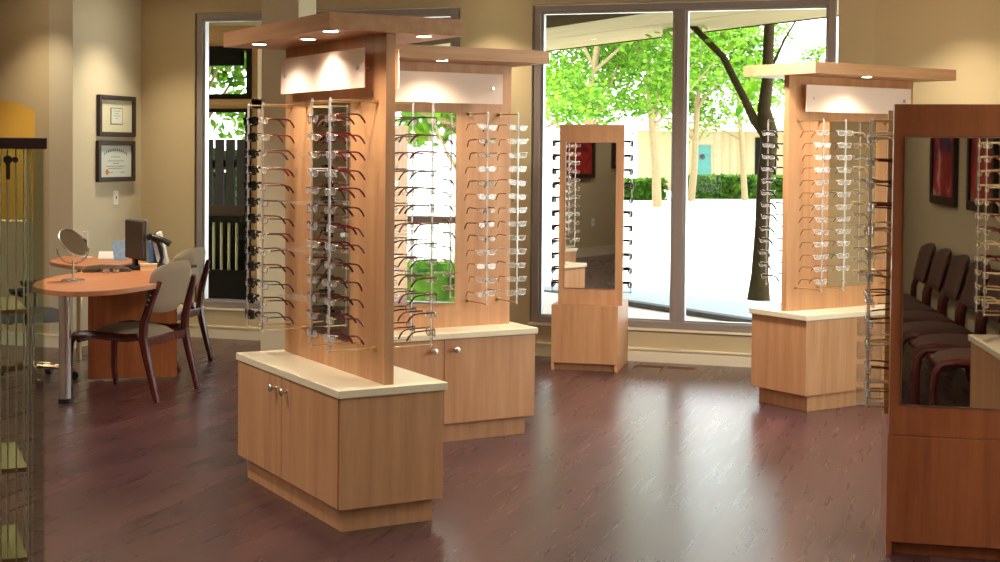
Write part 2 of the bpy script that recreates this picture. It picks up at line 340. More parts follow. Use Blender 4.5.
# ------------------------------------------------------------------ eyewear
def outline(kind,w,h,n=18):
    pts=[]
    for i in range(n):
        t=2*PI*i/n; c,s=math.cos(t),math.sin(t)
        e={'rect':.45,'oval':.85,'round':1.0,'wide':.6}[kind]
        x=abs(c)**e*math.copysign(1,c)*w/2; z=abs(s)**e*math.copysign(1,s)*h/2
        if kind in('rect','wide') and s<0: x*=.93
        pts.append((x,z))
    return pts
def build_glasses(style,frame,temple,lens,tip=None,rimr=.0016,tr=.0018,sized=(.048,.028),kind='rect',wrap=1.0,fold=False):
    """origin = bridge; faces -y, temples run to +y and turn down behind the ears"""
    root=bpy.data.objects.new('eyeglasses' if style!='sun' else 'sunglasses',None); C.objects.link(root); root.empty_display_size=.05
    w,h=sized; cx=w/2+.009
    bm=NB()
    for s in(-1,1):
        pts=[Vector((s*cx+x,.008*wrap*abs((s*cx+x)/.06)**2,z-.004)) for x,z in outline(kind,w,h)]
        tube(bm,pts,rimr,5,True)
        tube(bm,[(s*(cx+w/2-.001),.006*wrap,h*.22),(s*(cx+w/2+.006),.009*wrap,h*.26),(s*(cx+w/2+.007),.016+.008*(wrap-1),h*.26)],tr*1.15,5)
    tube(bm,[(-.010,.001,.002),(-.005,-.001,.005),(.005,-.001,.005),(.010,.001,.002)],rimr*1.15,5)
    obj('rim',bm,M[frame],root,smooth=True)
    for s in(-1,1):
        bm=NB(); o1=[bm.verts.new((s*cx+x*.97,.0035+.004*(wrap-1)*(1+s*x/.028),z*.97-.004)) for x,z in outline(kind,w,h)]; bm.faces.new(o1)
        r=bmesh.ops.extrude_face_region(bm,geom=bm.faces[:]); bmesh.ops.translate(bm,verts=[v for v in r['geom'] if isinstance(v,bmesh.types.BMVert)],vec=(0,.0018,0))
        obj('lens',bm,M[lens],root)
        xs=s*(cx+w/2+.007); z0=h*.26
        bm=NB(); L=.138
        tube(bm,[(xs,.015,z0),(xs+s*.002,.05,z0),(xs-s*.002,.095,z0-.001),(xs-s*.005,.112,z0-.006),(xs-s*.008,.128,z0-.022),(xs-s*.010,L,z0-.038)],[tr,tr,tr,tr*1.2,tr*1.5,tr*1.2],5,flat=1.6)
        if fold:
            bm.free(); bm=NB(); yo=.030+(.006 if s>0 else 0)
            tube(bm,[(xs,.02,z0),(xs-s*.006,yo,z0),(xs-s*.05,yo+.002,z0-.002),(xs-s*.10,yo+.002,z0-.006),(xs-s*.125,yo+.001,z0-.024)],[tr]*5,5,flat=1.4)
        t=obj('temple',bm,M[temple],root,smooth=True)
    return root
M['burg']=plain('burgundy_acetate',lin(108,26,26),.3); M['brownm']=plain('brown_metal',lin(92,52,38),.35,.5); M['bronze']=plain('bronze_metal',lin(150,96,56),.35,.3)
M['gun']=plain('gunmetal',lin(70,62,60),.3,.8); M['silver']=plain('silver_metal',(.82,.82,.83,1),.3,.35); M['gold']=plain('gold_metal',(.90,.74,.44,1),.3,.25)
M['tort']=plain('tortoise_acetate',lin(84,42,22),.25,var=.6,scale=120); M['blk']=plain('black_acetate',lin(14,12,14),.25); M['olive']=plain('olive_metal',lin(110,100,50),.35,.5)
G={}
def reg(key,words,*a,**k):
    g=build_glasses(*a,**k); G[key]=(g,words); g.location=(0,0,-50)
reg('burg','burgundy-armed rectangular','opt','silver','burg','lens',rimr=.0013,tr=.0022,sized=(.050,.027),kind='rect')
reg('brown','thin brown oval','opt','bronze','brownm','lens',rimr=.0013,sized=(.047,.030),kind='oval',tr=.0022)
reg('bronze','bronze-armed silver','opt','silver','bronze','lens',sized=(.049,.028),kind='wide',tr=.0017,rimr=.0013)
reg('gun','gunmetal','opt','gun','gun','lens',sized=(.049,.028),kind='rect',tr=.0018,rimr=.0013)
reg('silver','silver wire','opt','silver','silver','lens',sized=(.050,.030),kind='wide',rimr=.0014,tr=.0016)
reg('gold','gold wire','opt','gold','gold','lens',sized=(.052,.032),kind='wide',tr=.0026,rimr=.0020)
reg('olive','olive-armed silver','opt','silver','olive','lens',sized=(.049,.029),kind='wide')
reg('round','brown round','opt','tort','brownm','lens',sized=(.046,.040),kind='round',rimr=.0016,tr=.0020)
reg('goldclear','gold rectangular','opt','gold','burg','lens',sized=(.048,.026),kind='rect',tr=.0022)
reg('sun','black','sun','blk','blk','darklens',sized=(.056,.040),kind='rect',rimr=.0030,tr=.0048,wrap=2.6)
reg('suntort','dark tortoiseshell','sun','tort','blk','darklens',sized=(.056,.044),kind='oval',rimr=.0032,tr=.0046,wrap=2.6)
reg('gunblk','clear-fronted black-armed','opt','silver','blk','lens',sized=(.050,.030),kind='wide',tr=.0028,rimr=.0016)
reg('sunfold','black folded','sun','blk','blk','darklens',sized=(.056,.040),kind='rect',rimr=.0030,tr=.0042,wrap=1.8,fold=True)
USED=set()
ORD=['topmost','second from top','third from top','fourth from top','fifth from top','sixth from top','seventh from top','eighth from top','ninth from top','tenth from top','eleventh from top','twelfth from top','lowest']
def put_glasses(key,base,lx,ly,z,face,where,i,n,group,jit=1.0):
    """base=(x,y,angle) of the display; lx,ly local; face = local heading the lenses look towards"""
    g,words=G[key]
    r=dup_tree(g) if key in USED else g
    USED.add(key)
    a=base[2]; p=Vector((base[0]+lx*math.cos(a)-ly*math.sin(a),base[1]+lx*math.sin(a)+ly*math.cos(a),z))
    r.location=p; r.rotation_euler=(R(random.gauss(0,1.6)*jit),R(random.gauss(0,2.2)*jit),a+face+PI/2+R(random.gauss(0,5)*jit))
    o='lowest' if i==n-1 else ORD[i]
    kind='sunglasses' if g.name.startswith('sun') else 'eyeglasses'
    tag(r,f'{words} {kind} {o} on {where}','sunglasses' if kind=='sunglasses' else 'eyeglasses',group)
    return r
# ------------------------------------------------------------------ display racks (rods)
Z0,Z1=.752,1.808
def rod(parent,lx,ly,ay,z0=Z0,z1=Z1,n=13,dark=False,axis='y'):
    """vertical rod at (lx,ly), arms back to the board face at ly=ay"""
    mp=(lambda x,y:(x,y)) if axis=='y' else (lambda x,y:(y,x))
    bm=NB(); cyl(bm,mp(lx,ly),.0032,z0-.01,z1+.012,10)
    for z in(z0,z1): lathe(bm,[(.002,-.007),(.006,-.004),(.0068,0),(.006,.004),(.002,.007)],10,Matrix.Translation((*mp(lx,ly),z)))
    r=obj('display_rod',bm,M['gun'] if dark else M['rodm'],parent,smooth=True)
    for z in(z0,z1):
        bm=NB(); tube(bm,[(*mp(lx,ly),z),(*mp(lx,ay),z)],.0036,8)
        sgn=1 if ly>ay else -1
        tube(bm,[(*mp(lx,ay),z),(*mp(lx,ay+sgn*.018),z)],.010,14); tube(bm,[(*mp(lx,ay+sgn*.018),z),(*mp(lx,ay+sgn*.026),z)],.007,12)
        obj('mounting_arm',bm,M['brass'],r,smooth=True)
    bm=NB(); sgn=1 if ly>ay else -1
    for i in range(n):
        z=rowz(i,n,z0,z1)-.017
        if axis=='y':
            bx(bm,lx-.026,lx+.026,ly-sgn*.0-.006,ly+sgn*.0+.006,z-.002,z+.001); bx(bm,lx-.006,lx+.006,ly-.008,ly+.008,z,z+.016)
        else:
            bx(bm,ly-.010,ly+.010,lx-.030,lx+.030,z-.003,z+.001); bx(bm,ly-.012,ly+.012,lx-.008,lx+.008,z,z+.022)
    if axis=='y': bx(bm,lx-.004,lx+.004,*sorted((ly+sgn*.0055,ly+sgn*.0065)),z0,z1)
    else: bx(bm,*sorted((ly+sgn*.0055,ly+sgn*.0065)),lx-.004,lx+.004,z0,z1)
    obj('nose_holder',bm,M['acrylic'],r)
    return r
def rowz(i,n=13,z0=Z0,z1=Z1): return (z1-.072)-(z1-z0-.132)*i/(n-1)
def downlight(parent,x,y,z,energy=9,angle=140,rad=.03):
    bm=NB(); lathe(bm,[(rad*1.35,0),(rad*1.35,-.004),(rad*1.05,-.007),(rad*1.05,-.001)],20); d_=obj('lamp_trim',bm,M['chrome'],parent,loc=(x,y,z),smooth=True)
    bm=NB(); lathe(bm,[(rad,-.002),(rad,-.0065),(rad*.7,-.008)],20); obj('lamp_bulb',bm,M['lampglow'],d_)
    l=lamp('lamp_light','SPOT',(x,y,z-.02),energy,(1,.88,.72),.025,(0,0,0),angle,parent,1.0)
    return d_
L,Wd,CTOP,CTH,KICK=1.262,.509,.605,.034,.103
CANT,CANB,CL,CW=2.161,2.091,1.30,.629; PL,PT_=1.153,.045
def island(label,x,y,deg,lights,canopy=True,doors=(1,),rods=None,mat='maple',shelfsides=(1,-1),knob=True):
    t=thing('eyewear_display',label,'display unit',(x,y,0),R(deg),'island eyewear displays')
    w=M[mat]; ov,rec=.0135,.045
    bm=NB(); bx(bm,-L/2+ov,L/2-ov,-Wd/2+ov,Wd/2-ov,KICK,CTOP-CTH); obj('cabinet_body',bm,w,t,.0015)
    bm=NB(); bx(bm,-L/2+ov+rec,L/2-ov-rec,-Wd/2+ov+rec*.65,Wd/2-ov-rec*.65,0,KICK); obj('toe_kick',bm,w,t)
    for s in doors:
        yo=s*(Wd/2-ov)
        for (a,b_) in((-L/2+ov+.012,.034),(.038,L/2-ov-.002)):
            bm=NB(); y0,y1=sorted((yo,yo+s*.006)); bx(bm,a,b_,y0,y1,KICK+.003,CTOP-CTH-.003)
            dr=obj('cabinet_door',bm,w,t,.001)
            kx=b_-.066 if a<0 else a+.066
            bm=NB(); mt=Matrix.Translation((kx,yo+s*.006,.512))@Matrix.Rotation(-s*PI/2,4,'X')
            lathe(bm,[(.009,0),(.006,.006),(.006,.014),(.015,.021),(.018,.028),(.014,.035),(.005,.038)],16,mt); obj('knob',bm,M['nickel'],dr,smooth=True)
    bm=NB(); bx(bm,-L/2,L/2,-Wd/2,Wd/2,CTOP-CTH,CTOP); obj('countertop',bm,M['counter'],t,.003)
    bm=NB(); bx(bm,-PL/2,PL/2,-PT_/2,PT_/2,CTOP,CANB); obj('upright_board',bm,w,t,.0015)
    if canopy:
        bm=NB(); bx(bm,-CL/2,CL/2,-CW/2,CW/2,CANB,CANT); obj('canopy',bm,M['maple_h'] if mat=='maple' else w,t,.0015)
        for (lx,ly) in lights: downlight(t,lx,ly,CANB,EN_CAN)
    for s in(1,-1):
        f=s*PT_/2
        y0,y1=sorted((f,f+s*.005)); bm=NB(); bx(bm,-.215,.215,y0,y1,.745,1.812); mr=obj('mirror',bm,M['mirror'],t)
        ys=sorted((s*.077,s*.083)); bm=NB(); bx(bm,-.485,.485,ys[0],ys[1],1.865,2.035); sg=obj('sign_panel',bm,M['frost'],t,.001)
        for sx in(-.42,.42):
            bm=NB(); tube(bm,[(sx,f,1.953),(sx,s*.079,1.953)],.007,12); tube(bm,[(sx,s*.077,1.953),(sx,s*.090,1.953)],.010,14); obj('standoff',bm,M['rodm'],sg,smooth=True)
    if rods is None: rods=[(lx,s) for s in(1,-1) for lx in(-.495,-.3,.3,.495)]
    for lx,s in rods: rod(t,lx,s*.24,s*PT_/2,dark=False)
    for s in shelfsides:
        for z in(1.575,1.36,1.145,.93):
            bm=NB(); y0,y1=sorted((s*.13,s*.23)); bx(bm,-.20,.14,y0,y1,z-.0025,z+.0025)
            for sx in(-.19,.13): tube(bm,[(sx,s*(PT_/2+.005),z),(sx,s*.135,z)],.003,6)
            obj('clear_shelf',bm,M['clearshelf'],t)
    return t
EN_CAN=12
UA=(-2.75,5.998,R(137.88)); UB=(-2.909,7.449,R(47.86)); UC=(-.738,9.588,R(51.62)); UF=(.74,4.15,R(90))
island('maple island display in front with cream top, two cabinet doors and lit canopy',UA[0],UA[1],137.88,[(.275,.27),(-.15,.20),(-.60,.285),(-.585,-.15),(.1,-.2)],doors=(1,))
island('maple island display standing behind the front one, doors facing the room',UB[0],UB[1],47.86,[(.0,-.27),(0,.2)],doors=(-1,))
island('pale maple island display at the right window edge, no doors on its left end',UC[0],UC[1],51.62,[(-.16,-.28),(0,.2)],doors=())
island('wall-side eyewear display seen only in the right-hand tower mirror',UF[0],UF[1],90,[],canopy=False,doors=(),rods=[(lx,1) for lx in(-.495,-.3,.3)],shelfsides=())
RN=['leftmost rod','second rod','third rod','rightmost rod']
def fill(base,rods_,s,palette,place,group,n=13,skip=(),jit=1):
    for k,(lx,nm) in enumerate(rods_):
        pal=palette[k] if isinstance(palette[0],(list,tuple)) else palette
        for i in range(n):
            if (k,i) in skip: continue
            key=pal[random.randrange(len(pal))]
            put_glasses(key,base,lx,s*.244,rowz(i,n),s*PI/2,f'{nm}, {place}',i,n,group,jit)
left=[(.495,RN[0]),(.3,RN[1]),(-.3,RN[2]),(-.495,RN[3])]
fill(UA,left,1,[['sunfold'],['brown','burg','goldclear','gun','brown'],['brown','goldclear','silver','round'],['burg','burg','brown','goldclear']],'left face of front display','eyeglasses on the front display, left face')
fill(UA,[(-.495,RN[3]),(-.3,RN[2]),(.3,RN[1]),(.495,RN[0])],-1,[['gun','brown','burg','gun','round'],['gun','brown','gun'],['gun','silver'],['gun','silver']],'right face of front display','eyeglasses on the front display, right face')
fill(UB,[(.495,RN[3]),(.3,RN[2]),(-.3,RN[1])],-1,[['bronze','silver','bronze'],['bronze','bronze','brown'],['bronze']],'face of middle display','eyeglasses on the middle display')
fill(UC,[(-.495,RN[0]),(-.3,RN[1]),(.3,RN[2]),(.495,RN[3])],-1,[['bronze'],['bronze','olive'],['olive','gold'],['olive','gold']],'face of right window display','eyeglasses on the right window display, front',skip={(1,12)},jit=.8)
fill(UC,[(-.495,'window-side rod'),(-.3,'inner window-side rod')],1,[['gunblk'],['gunblk']],'back of right window display','eyeglasses on the right window display, back')
fill(UF,[(.3,'far rod'),(-.3,'near rod'),(-.495,'nearest rod')],1,[['gold','goldclear','gold']]*3,'wall-side display in mirror','gold eyeglasses reflected in the tower mirror')
# ------------------------------------------------------------------ mirror towers
TW,TD,TH,TS=.487,.55,1.80,.4825
def tower(label,x,y,deg,mat,rods_y,back,place,keys,group,n,TW=TW,sw=0,off=(0,.012)):
    t=thing('mirror_tower',label,'display tower',(x,y,0),R(deg),'slim mirror towers'); w=M[mat]
    bm=NB(); bx(bm,-.004,.483,.035,TD,.0,TS); obj('cabinet_body',bm,w,t,.0015)
    TB=.487
    bm=NB(); bx(bm,-.006,TB-.002,.0,.035,.055,TS-.002); bx(bm,-.006,.016,.0,.035,0,.055); bx(bm,TB-.024,TB-.002,.0,.035,0,.055); obj('cabinet_front',bm,w,t,.0015)
    f0=0; SWV=[]
    bm=NB(); bx(bm,0,TW,f0,f0+.1,TS,TH); SWV.append(obj('front_board',bm,w,t,.0015))
    bm=NB(); bx(bm,.046,TW-.058,f0-.004,f0,TS+.125,TH-.133); mr=obj('mirror',bm,M['mirror'],t); SWV.append(mr)
    bm=NB()
    for (a,b_,c,d_) in((.042,.046,TS+.121,TH-.129),(TW-.058,TW-.054,TS+.121,TH-.129)): bx(bm,a,b_,f0-.005,f0,c,d_)
    bx(bm,.042,TW-.054,f0-.005,f0,TS+.121,TS+.125); bx(bm,.042,TW-.054,f0-.005,f0,TH-.133,TH-.129); obj('mirror_edge',bm,M['silverm'],mr)
    bm=NB(); bx(bm,TW/2-.05,TW/2+.05,f0+.1,TD-.06,TS,TH-.03); SWV.append(obj('spine',bm,w,t,.0015))
    if back: bm=NB(); bx(bm,0,TW,TD-.06,TD-.01,TS,TH-.01); SWV.append(obj('back_board',bm,M['gold_wood'],t,.0015))
    zz0,zz1=.56,1.74
    wx=x+off[0]*math.cos(R(deg))-off[1]*math.sin(R(deg)); wy=y+off[0]*math.sin(R(deg))+off[1]*math.cos(R(deg))
    for s,nm in((-1,'left'),(1,'right')):
        if back and s==1: continue
        xo=(-.078 if back else -.062) if s<0 else TW+.055
        for ry in rods_y:
            SWV.append(rod(t,ry,xo,TW/2+s*.05,zz0,zz1,n,axis='x'))
            for i in range(n):
                key=keys[random.randrange(len(keys))]
                put_glasses(key,(wx,wy,R(deg+sw)),xo+s*.004,ry,rowz(i,n,zz0,zz1),PI if s<0 else 0,f'{nm} side{" back" if ry>.3 else ""} rod, {place}',i,n,group,3.2 if back else .8)
    for o in SWV: o.location=(off[0],off[1],0); o.rotation_euler=(0,0,R(sw))
    for z in BOXES if back else ():
        bm=NB()
        for q in ((-.125,-.121,z,z+.055),(-.03,-.026,z,z+.055)): bx(bm,q[0],q[1],.14,.26,q[2],q[3])
        bx(bm,-.125,-.026,.14,.26,z-.004,z); bx(bm,-.125,-.026,.256,.26,z,z+.055); bx(bm,-.03,0,.19,.21,z+.02,z+.024)
        obj('clear_tray',bm,M['traycl'],t)
    return t
BOXES=(.575,.67,.765,.86)
tower('slim maple mirror tower standing in front of the big window',-2.882,10.075,4.95,'maple',[.22],False,'tower before the window',['sun','suntort','sun'],'sunglasses on the window tower',11,TW=.47,sw=6.4,off=(.042,.001))
tower('slim reddish wood mirror tower cut by the right edge of the photo',-.282,5.882,5.56,'cherry',[.2,.4],True,'tower at right',['gold','goldclear','gold','olive'],'eyeglasses on the right tower',12)
# ------------------------------------------------------------------ reception desk
def smooth_closed(pts,k=6):
    out=[];n=len(pts)
    for i in range(n):
        p0,p1,p2,p3=[Vector(pts[(i+j-1)%n]) for j in range(4)]
        for s in range(k):
            t=s/k; out.append(tuple(.5*((2*p1)+(p2-p0)*t+(2*p0-5*p1+4*p2-p3)*t*t+(3*p1-p0-3*p2+p3)*t**3)))
    return out
t=thing('reception_desk','oval-ended wood consultation desk on a chrome leg with curved return','desk',(-5.3,8.2,0))
main=smooth_closed([(-5.74,8.2),(-5.62,7.75),(-5.40,7.40),(-5.12,7.24),(-4.93,7.29),(-4.83,7.56),(-4.86,8.03),(-5.03,8.55),(-5.22,8.95),(-5.45,9.15),(-5.72,9.15),(-5.76,8.7)])
bm=NB(); prism(bm,[(x+5.3,y-8.2) for x,y in main],.718,.75); obj('desktop',bm,M['desk'],t,.003)
ret=smooth_closed([(-6.70,9.60),(-6.66,9.42),(-6.52,9.12),(-6.27,8.93),(-6.05,8.84),(-5.90,8.93),(-5.84,9.2),(-5.9,9.6),(-6.2,9.70),(-6.5,9.70)])
bm=NB(); prism(bm,[(x+5.3,y-8.2) for x,y in ret],.719,.749); obj('return_top',bm,M['desk'],t,.003)
bm=NB(); cyl(bm,(-5.353+5.3,7.646-8.2),.038,.03,.718,28); obj('leg',bm,M['chrome'],t,smooth=True)
bm=NB(); cyl(bm,(-5.353+5.3,7.646-8.2),.041,0,.03,28); obj('leg',bm,M['black'],t,smooth=True)
bm=NB(); cyl(bm,(-6.35+5.3,9.25-8.2),.02,.0,.719,20); obj('leg',bm,M['brass'],t,smooth=True)
dx,dy=(-5.219+5.702),(8.758-8.408); aa=math.atan2(dy,dx)
bm=NB(); bx(bm,0,math.hypot(dx,dy),0,.03,.012,.718,Matrix.Translation((-5.702+5.3,8.408-8.2,0))@Matrix.Rotation(aa,4,'Z')); obj('modesty_panel',bm,M['desk_panel'],t,.001)
# things on the desk
t=thing('vanity_mirror','round tilted tabletop mirror on a chrome stand at desk front','mirror',(-5.40,7.80,.75),0)
bm=NB(); lathe(bm,[(.075,0),(.075,.008),(.07,.012),(.01,.014)],28); obj('base',bm,M['chrome'],t,smooth=True)
bm=NB(); cyl(bm,(0,0),.007,.012,.135,12); tube(bm,[(0+.10*math.cos(a)*.72,.10*math.cos(a)*.69,.215+.10*math.sin(a)*1.0-0.005) for a in [R(180+20*k) for k in range(0,10)]],.005,8); obj('stand',bm,M['chrome'],t,smooth=True)
mt=Matrix.Translation((0,0,.245))@Matrix.Rotation(R(32.5),4,'Z')@Vector((.60,-.50,.62)).to_track_quat('Z','Y').to_matrix().to_4x4()
bm=NB(); lathe(bm,[(.104,-.006),(.111,-.003),(.111,.003),(.104,.006)],32,mt); hd=obj('mirror_rim',bm,M['chrome'],t,smooth=True)
bm=NB(); lathe(bm,[(.103,.006),(.103,.0075)],32,mt); obj('mirror_glass',bm,M['mirror'],hd)
bm=NB(); lathe(bm,[(.103,-.0075),(.103,-.006)],32,mt); obj('mirror_glass',bm,M['mirror'],hd)
# spectacle stand
t=thing('eyewear_stand','little upright stand holding dark glasses behind the round mirror','stand',(-6.50,9.55,.749))
bm=NB(); bx(bm,-.05,.05,-.035,.035,0,.006); bx(bm,-.022,.022,-.004,.004,.006,.20); obj('stand_body',bm,M['whitep'],t,.002)
for z in(.07,.12):
    bm=NB(); lathe(bm,[(.02,0),(.028,.006),(.02,.012)],16,Matrix.Translation((.0,-.017,z))@Matrix.Rotation(PI/2,4,'X')); obj('display_knob',bm,M['black'],t,smooth=True)
# folded leaflet, picture card
t=tag(box('leaflet',M['paper'],(-.06,.06,-.002,.002,0,.07),loc=(-6.25,9.45,.752),rotz=.4),'pale leaflet leaning flat on the curved desk return','leaflet'); t.rotation_euler=(R(-40),0,.4)
t=tag(box('photo_card',M['blue2'],(-.05,.05,-.004,.004,0,.15),bevel=.002,loc=(-6.1,9.42,.750),rotz=.45),'blue and white picture card propped on the desk return','card'); t.rotation_euler=(R(-14),R(-8),.45)
# case tray
t=thing('eyewear_case','soft grey-brown eyewear case lying beside the monitor','case',(-5.62,8.50,.75),.62)
bm=NB(); prof=[(-.16,.0),(-.165,.02),(-.13,.045),(-.04,.055),(.06,.05),(.14,.03),(.17,.012),(.165,0)]
for y0 in(-.05,):
    a=[bm.verts.new((x,-.055,z)) for x,z in prof]; b=[bm.verts.new((x*.96,.055,z*.8)) for x,z in prof]; n=len(prof)
    bm.faces.new(a); bm.faces.new(b[::-1])
    for i in range(n): bm.faces.new((a[i],a[(i+1)%n],b[(i+1)%n],b[i]))
obj('case_body',bm,M['greycase'],t,.006)
bm=NB(); bx(bm,-.15,.15,-.058,-.05,.014,.018); obj('zip',bm,M['black'],t)
g=dup_tree(G['gun'][0]); g.location=(-5.50,8.38,.772); g.rotation_euler=(0,0,.9); tag(g,'gunmetal eyeglasses lying open on the desk before the case','eyeglasses'); 
# monitor
t=thing('monitor','flat computer monitor seen from behind on the desk','monitor',(-5.66,8.93,.75),R(-37))
ma_=Matrix.Translation((0,.0,.03))
bm=NB(); bx(bm,-.17,.17,-.02,.012,.055,.335); obj('back_shell',bm,M['monback'],t,.012)
bm=NB(); bx(bm,-.178,.178,.012,.03,.048,.342); obj('screen',bm,M['greypl'],t,.004)
bm=NB(); bx(bm,-.025,.025,-.015,.01,.0,.06); lathe(bm,[(.10,0),(.10,.008),(.03,.014)],24); obj('stand',bm,M['black'],t)
# curved arm gadget
t=thing('magnifier_arm','black curved-arm desk instrument beside the monitor','instrument',(-5.44,8.86,.772),R(20))
bm=NB(); lathe(bm,[(.06,0),(.06,.012),(.02,.018)],20); obj('base',bm,M['black'],t,smooth=True)
bm=NB(); tube(bm,[(.02,0,.01),(.035,0,.06),(.03,0,.12),(-.0,0,.17),(-.05,0,.20)],[.014,.012,.012,.013,.016],10); obj('arm',bm,M['black'],t,smooth=True)
bm=NB(); tube(bm,[(-.06,0,.21),(-.02,0,.20),(.04,0,.18),(.09,0,.15)],[.018,.02,.018,.022],10); tube(bm,[(-.05,-.03,.20),(-.05,.03,.20)],.022,14); obj('head',bm,M['black'],t,smooth=True)
# long tray, box, binders
t=thing('desk_tray','long low black tray along the back of the desk','tray',(-5.44,8.86,.75),R(55)); bm=NB(); bx(bm,-.27,.27,-.07,.07,0,.018); bx(bm,-.27,.27,-.07,-.063,.018,.022); bx(bm,-.27,.27,.063,.07,.018,.022); obj('tray_body',bm,M['black'],t,.002)
t=thing('card_box','small cream card box in front of the black tray','box',(-5.385,8.66,.75),R(30)); bm=NB(); bx(bm,-.055,.055,-.03,.03,0,.042); obj('box_body',bm,M['kraft'],t,.002); bm=NB(); bx(bm,-.058,.058,-.033,.033,.036,.05); obj('lid',bm,M['kraft'],t,.002)
def binder(mat,label,x,y,rz,lean,w,h,th):
    b_=thing('ring_binder',label,'binder',(x,y,.773),rz,'binders leaning on the desk'); b_.rotation_euler=(0,R(lean),rz)
    bm=NB(); bx(bm,0,th,-w/2,w/2,0,h); bmesh.ops.delete(bm,geom=[],context='VERTS'); obj('cover',bm,M[mat],b_,.003)
    bm=NB(); bx(bm,.004,th-.004,-w/2-.001,-w/2+.004,.02,h-.02); obj('paper_edge',bm,M['paper'],b_)
binder('binder','brown binder leaning against the white one on the desk',-5.50,8.97,R(28),-14,.19,.22,.035)
binder('yellowbk','white binder leaning at the end of the row on the desk',-5.46,8.99,R(28),-14,.20,.23,.030)
t=thing('brochure_holder','blue brochures in a small holder beside the brown binder','brochure holder',(-5.60,9.06,.75),R(30)); bm=NB(); bx(bm,-.03,.03,-.02,.02,0,.01); bx(bm,-.03,.03,.012,.018,0,.20); obj('holder',bm,M['acrylic'],t)
bm=NB(); bx(bm,-.028,.028,-.008,.010,.01,.17); obj('brochure',bm,M['blue'],t)
# ------------------------------------------------------------------ chairs
def rp(pts,r,n=8,flat=1): bm=NB(); tube(bm,pts,r,n,flat=flat); return bm
def cushion(bm,w,d,z,th,crown=.02,taper=.9,nx=10,ny=10):
    """rounded pad; +y is the front"""
    def P(u,v,top):
        e=(abs(u)**4+abs(v)**4)**.25; 
        ww=w/2*(1-(1-taper)*(.5-v/2))
        s=max(abs(u),abs(v)); rr=1 if s==0 else s/((abs(u)**5+abs(v)**5)**.2)
        hz=(1-s**6)
        return Vector((u*ww*rr,v*d/2*rr,z+(th*hz+crown*(1-u*u)*(1-v*v) if top else 0)))
    T=[[bm.verts.new(P(-1+2*i/nx,-1+2*j/ny,True)) for j in range(ny+1)] for i in range(nx+1)]
    B=[[bm.verts.new(P(-1+2*i/nx,-1+2*j/ny,False)) for j in range(ny+1)] for i in range(nx+1)]
    for i in range(nx):
        for j in range(ny):
            bm.faces.new((T[i][j],T[i+1][j],T[i+1][j+1],T[i][j+1])); bm.faces.new((B[i][j+1],B[i+1][j+1],B[i+1][j],B[i][j]))
    for i in range(nx):
        bm.faces.new((B[i][0],B[i+1][0],T[i+1][0],T[i][0])); bm.faces.new((T[i][ny],T[i+1][ny],B[i+1][ny],B[i][ny]))
    for j in range(ny):
        bm.faces.new((T[0][j],T[0][j+1],B[0][j+1],B[0][j])); bm.faces.new((B[nx][j],B[nx][j+1],T[nx][j+1],T[nx][j]))
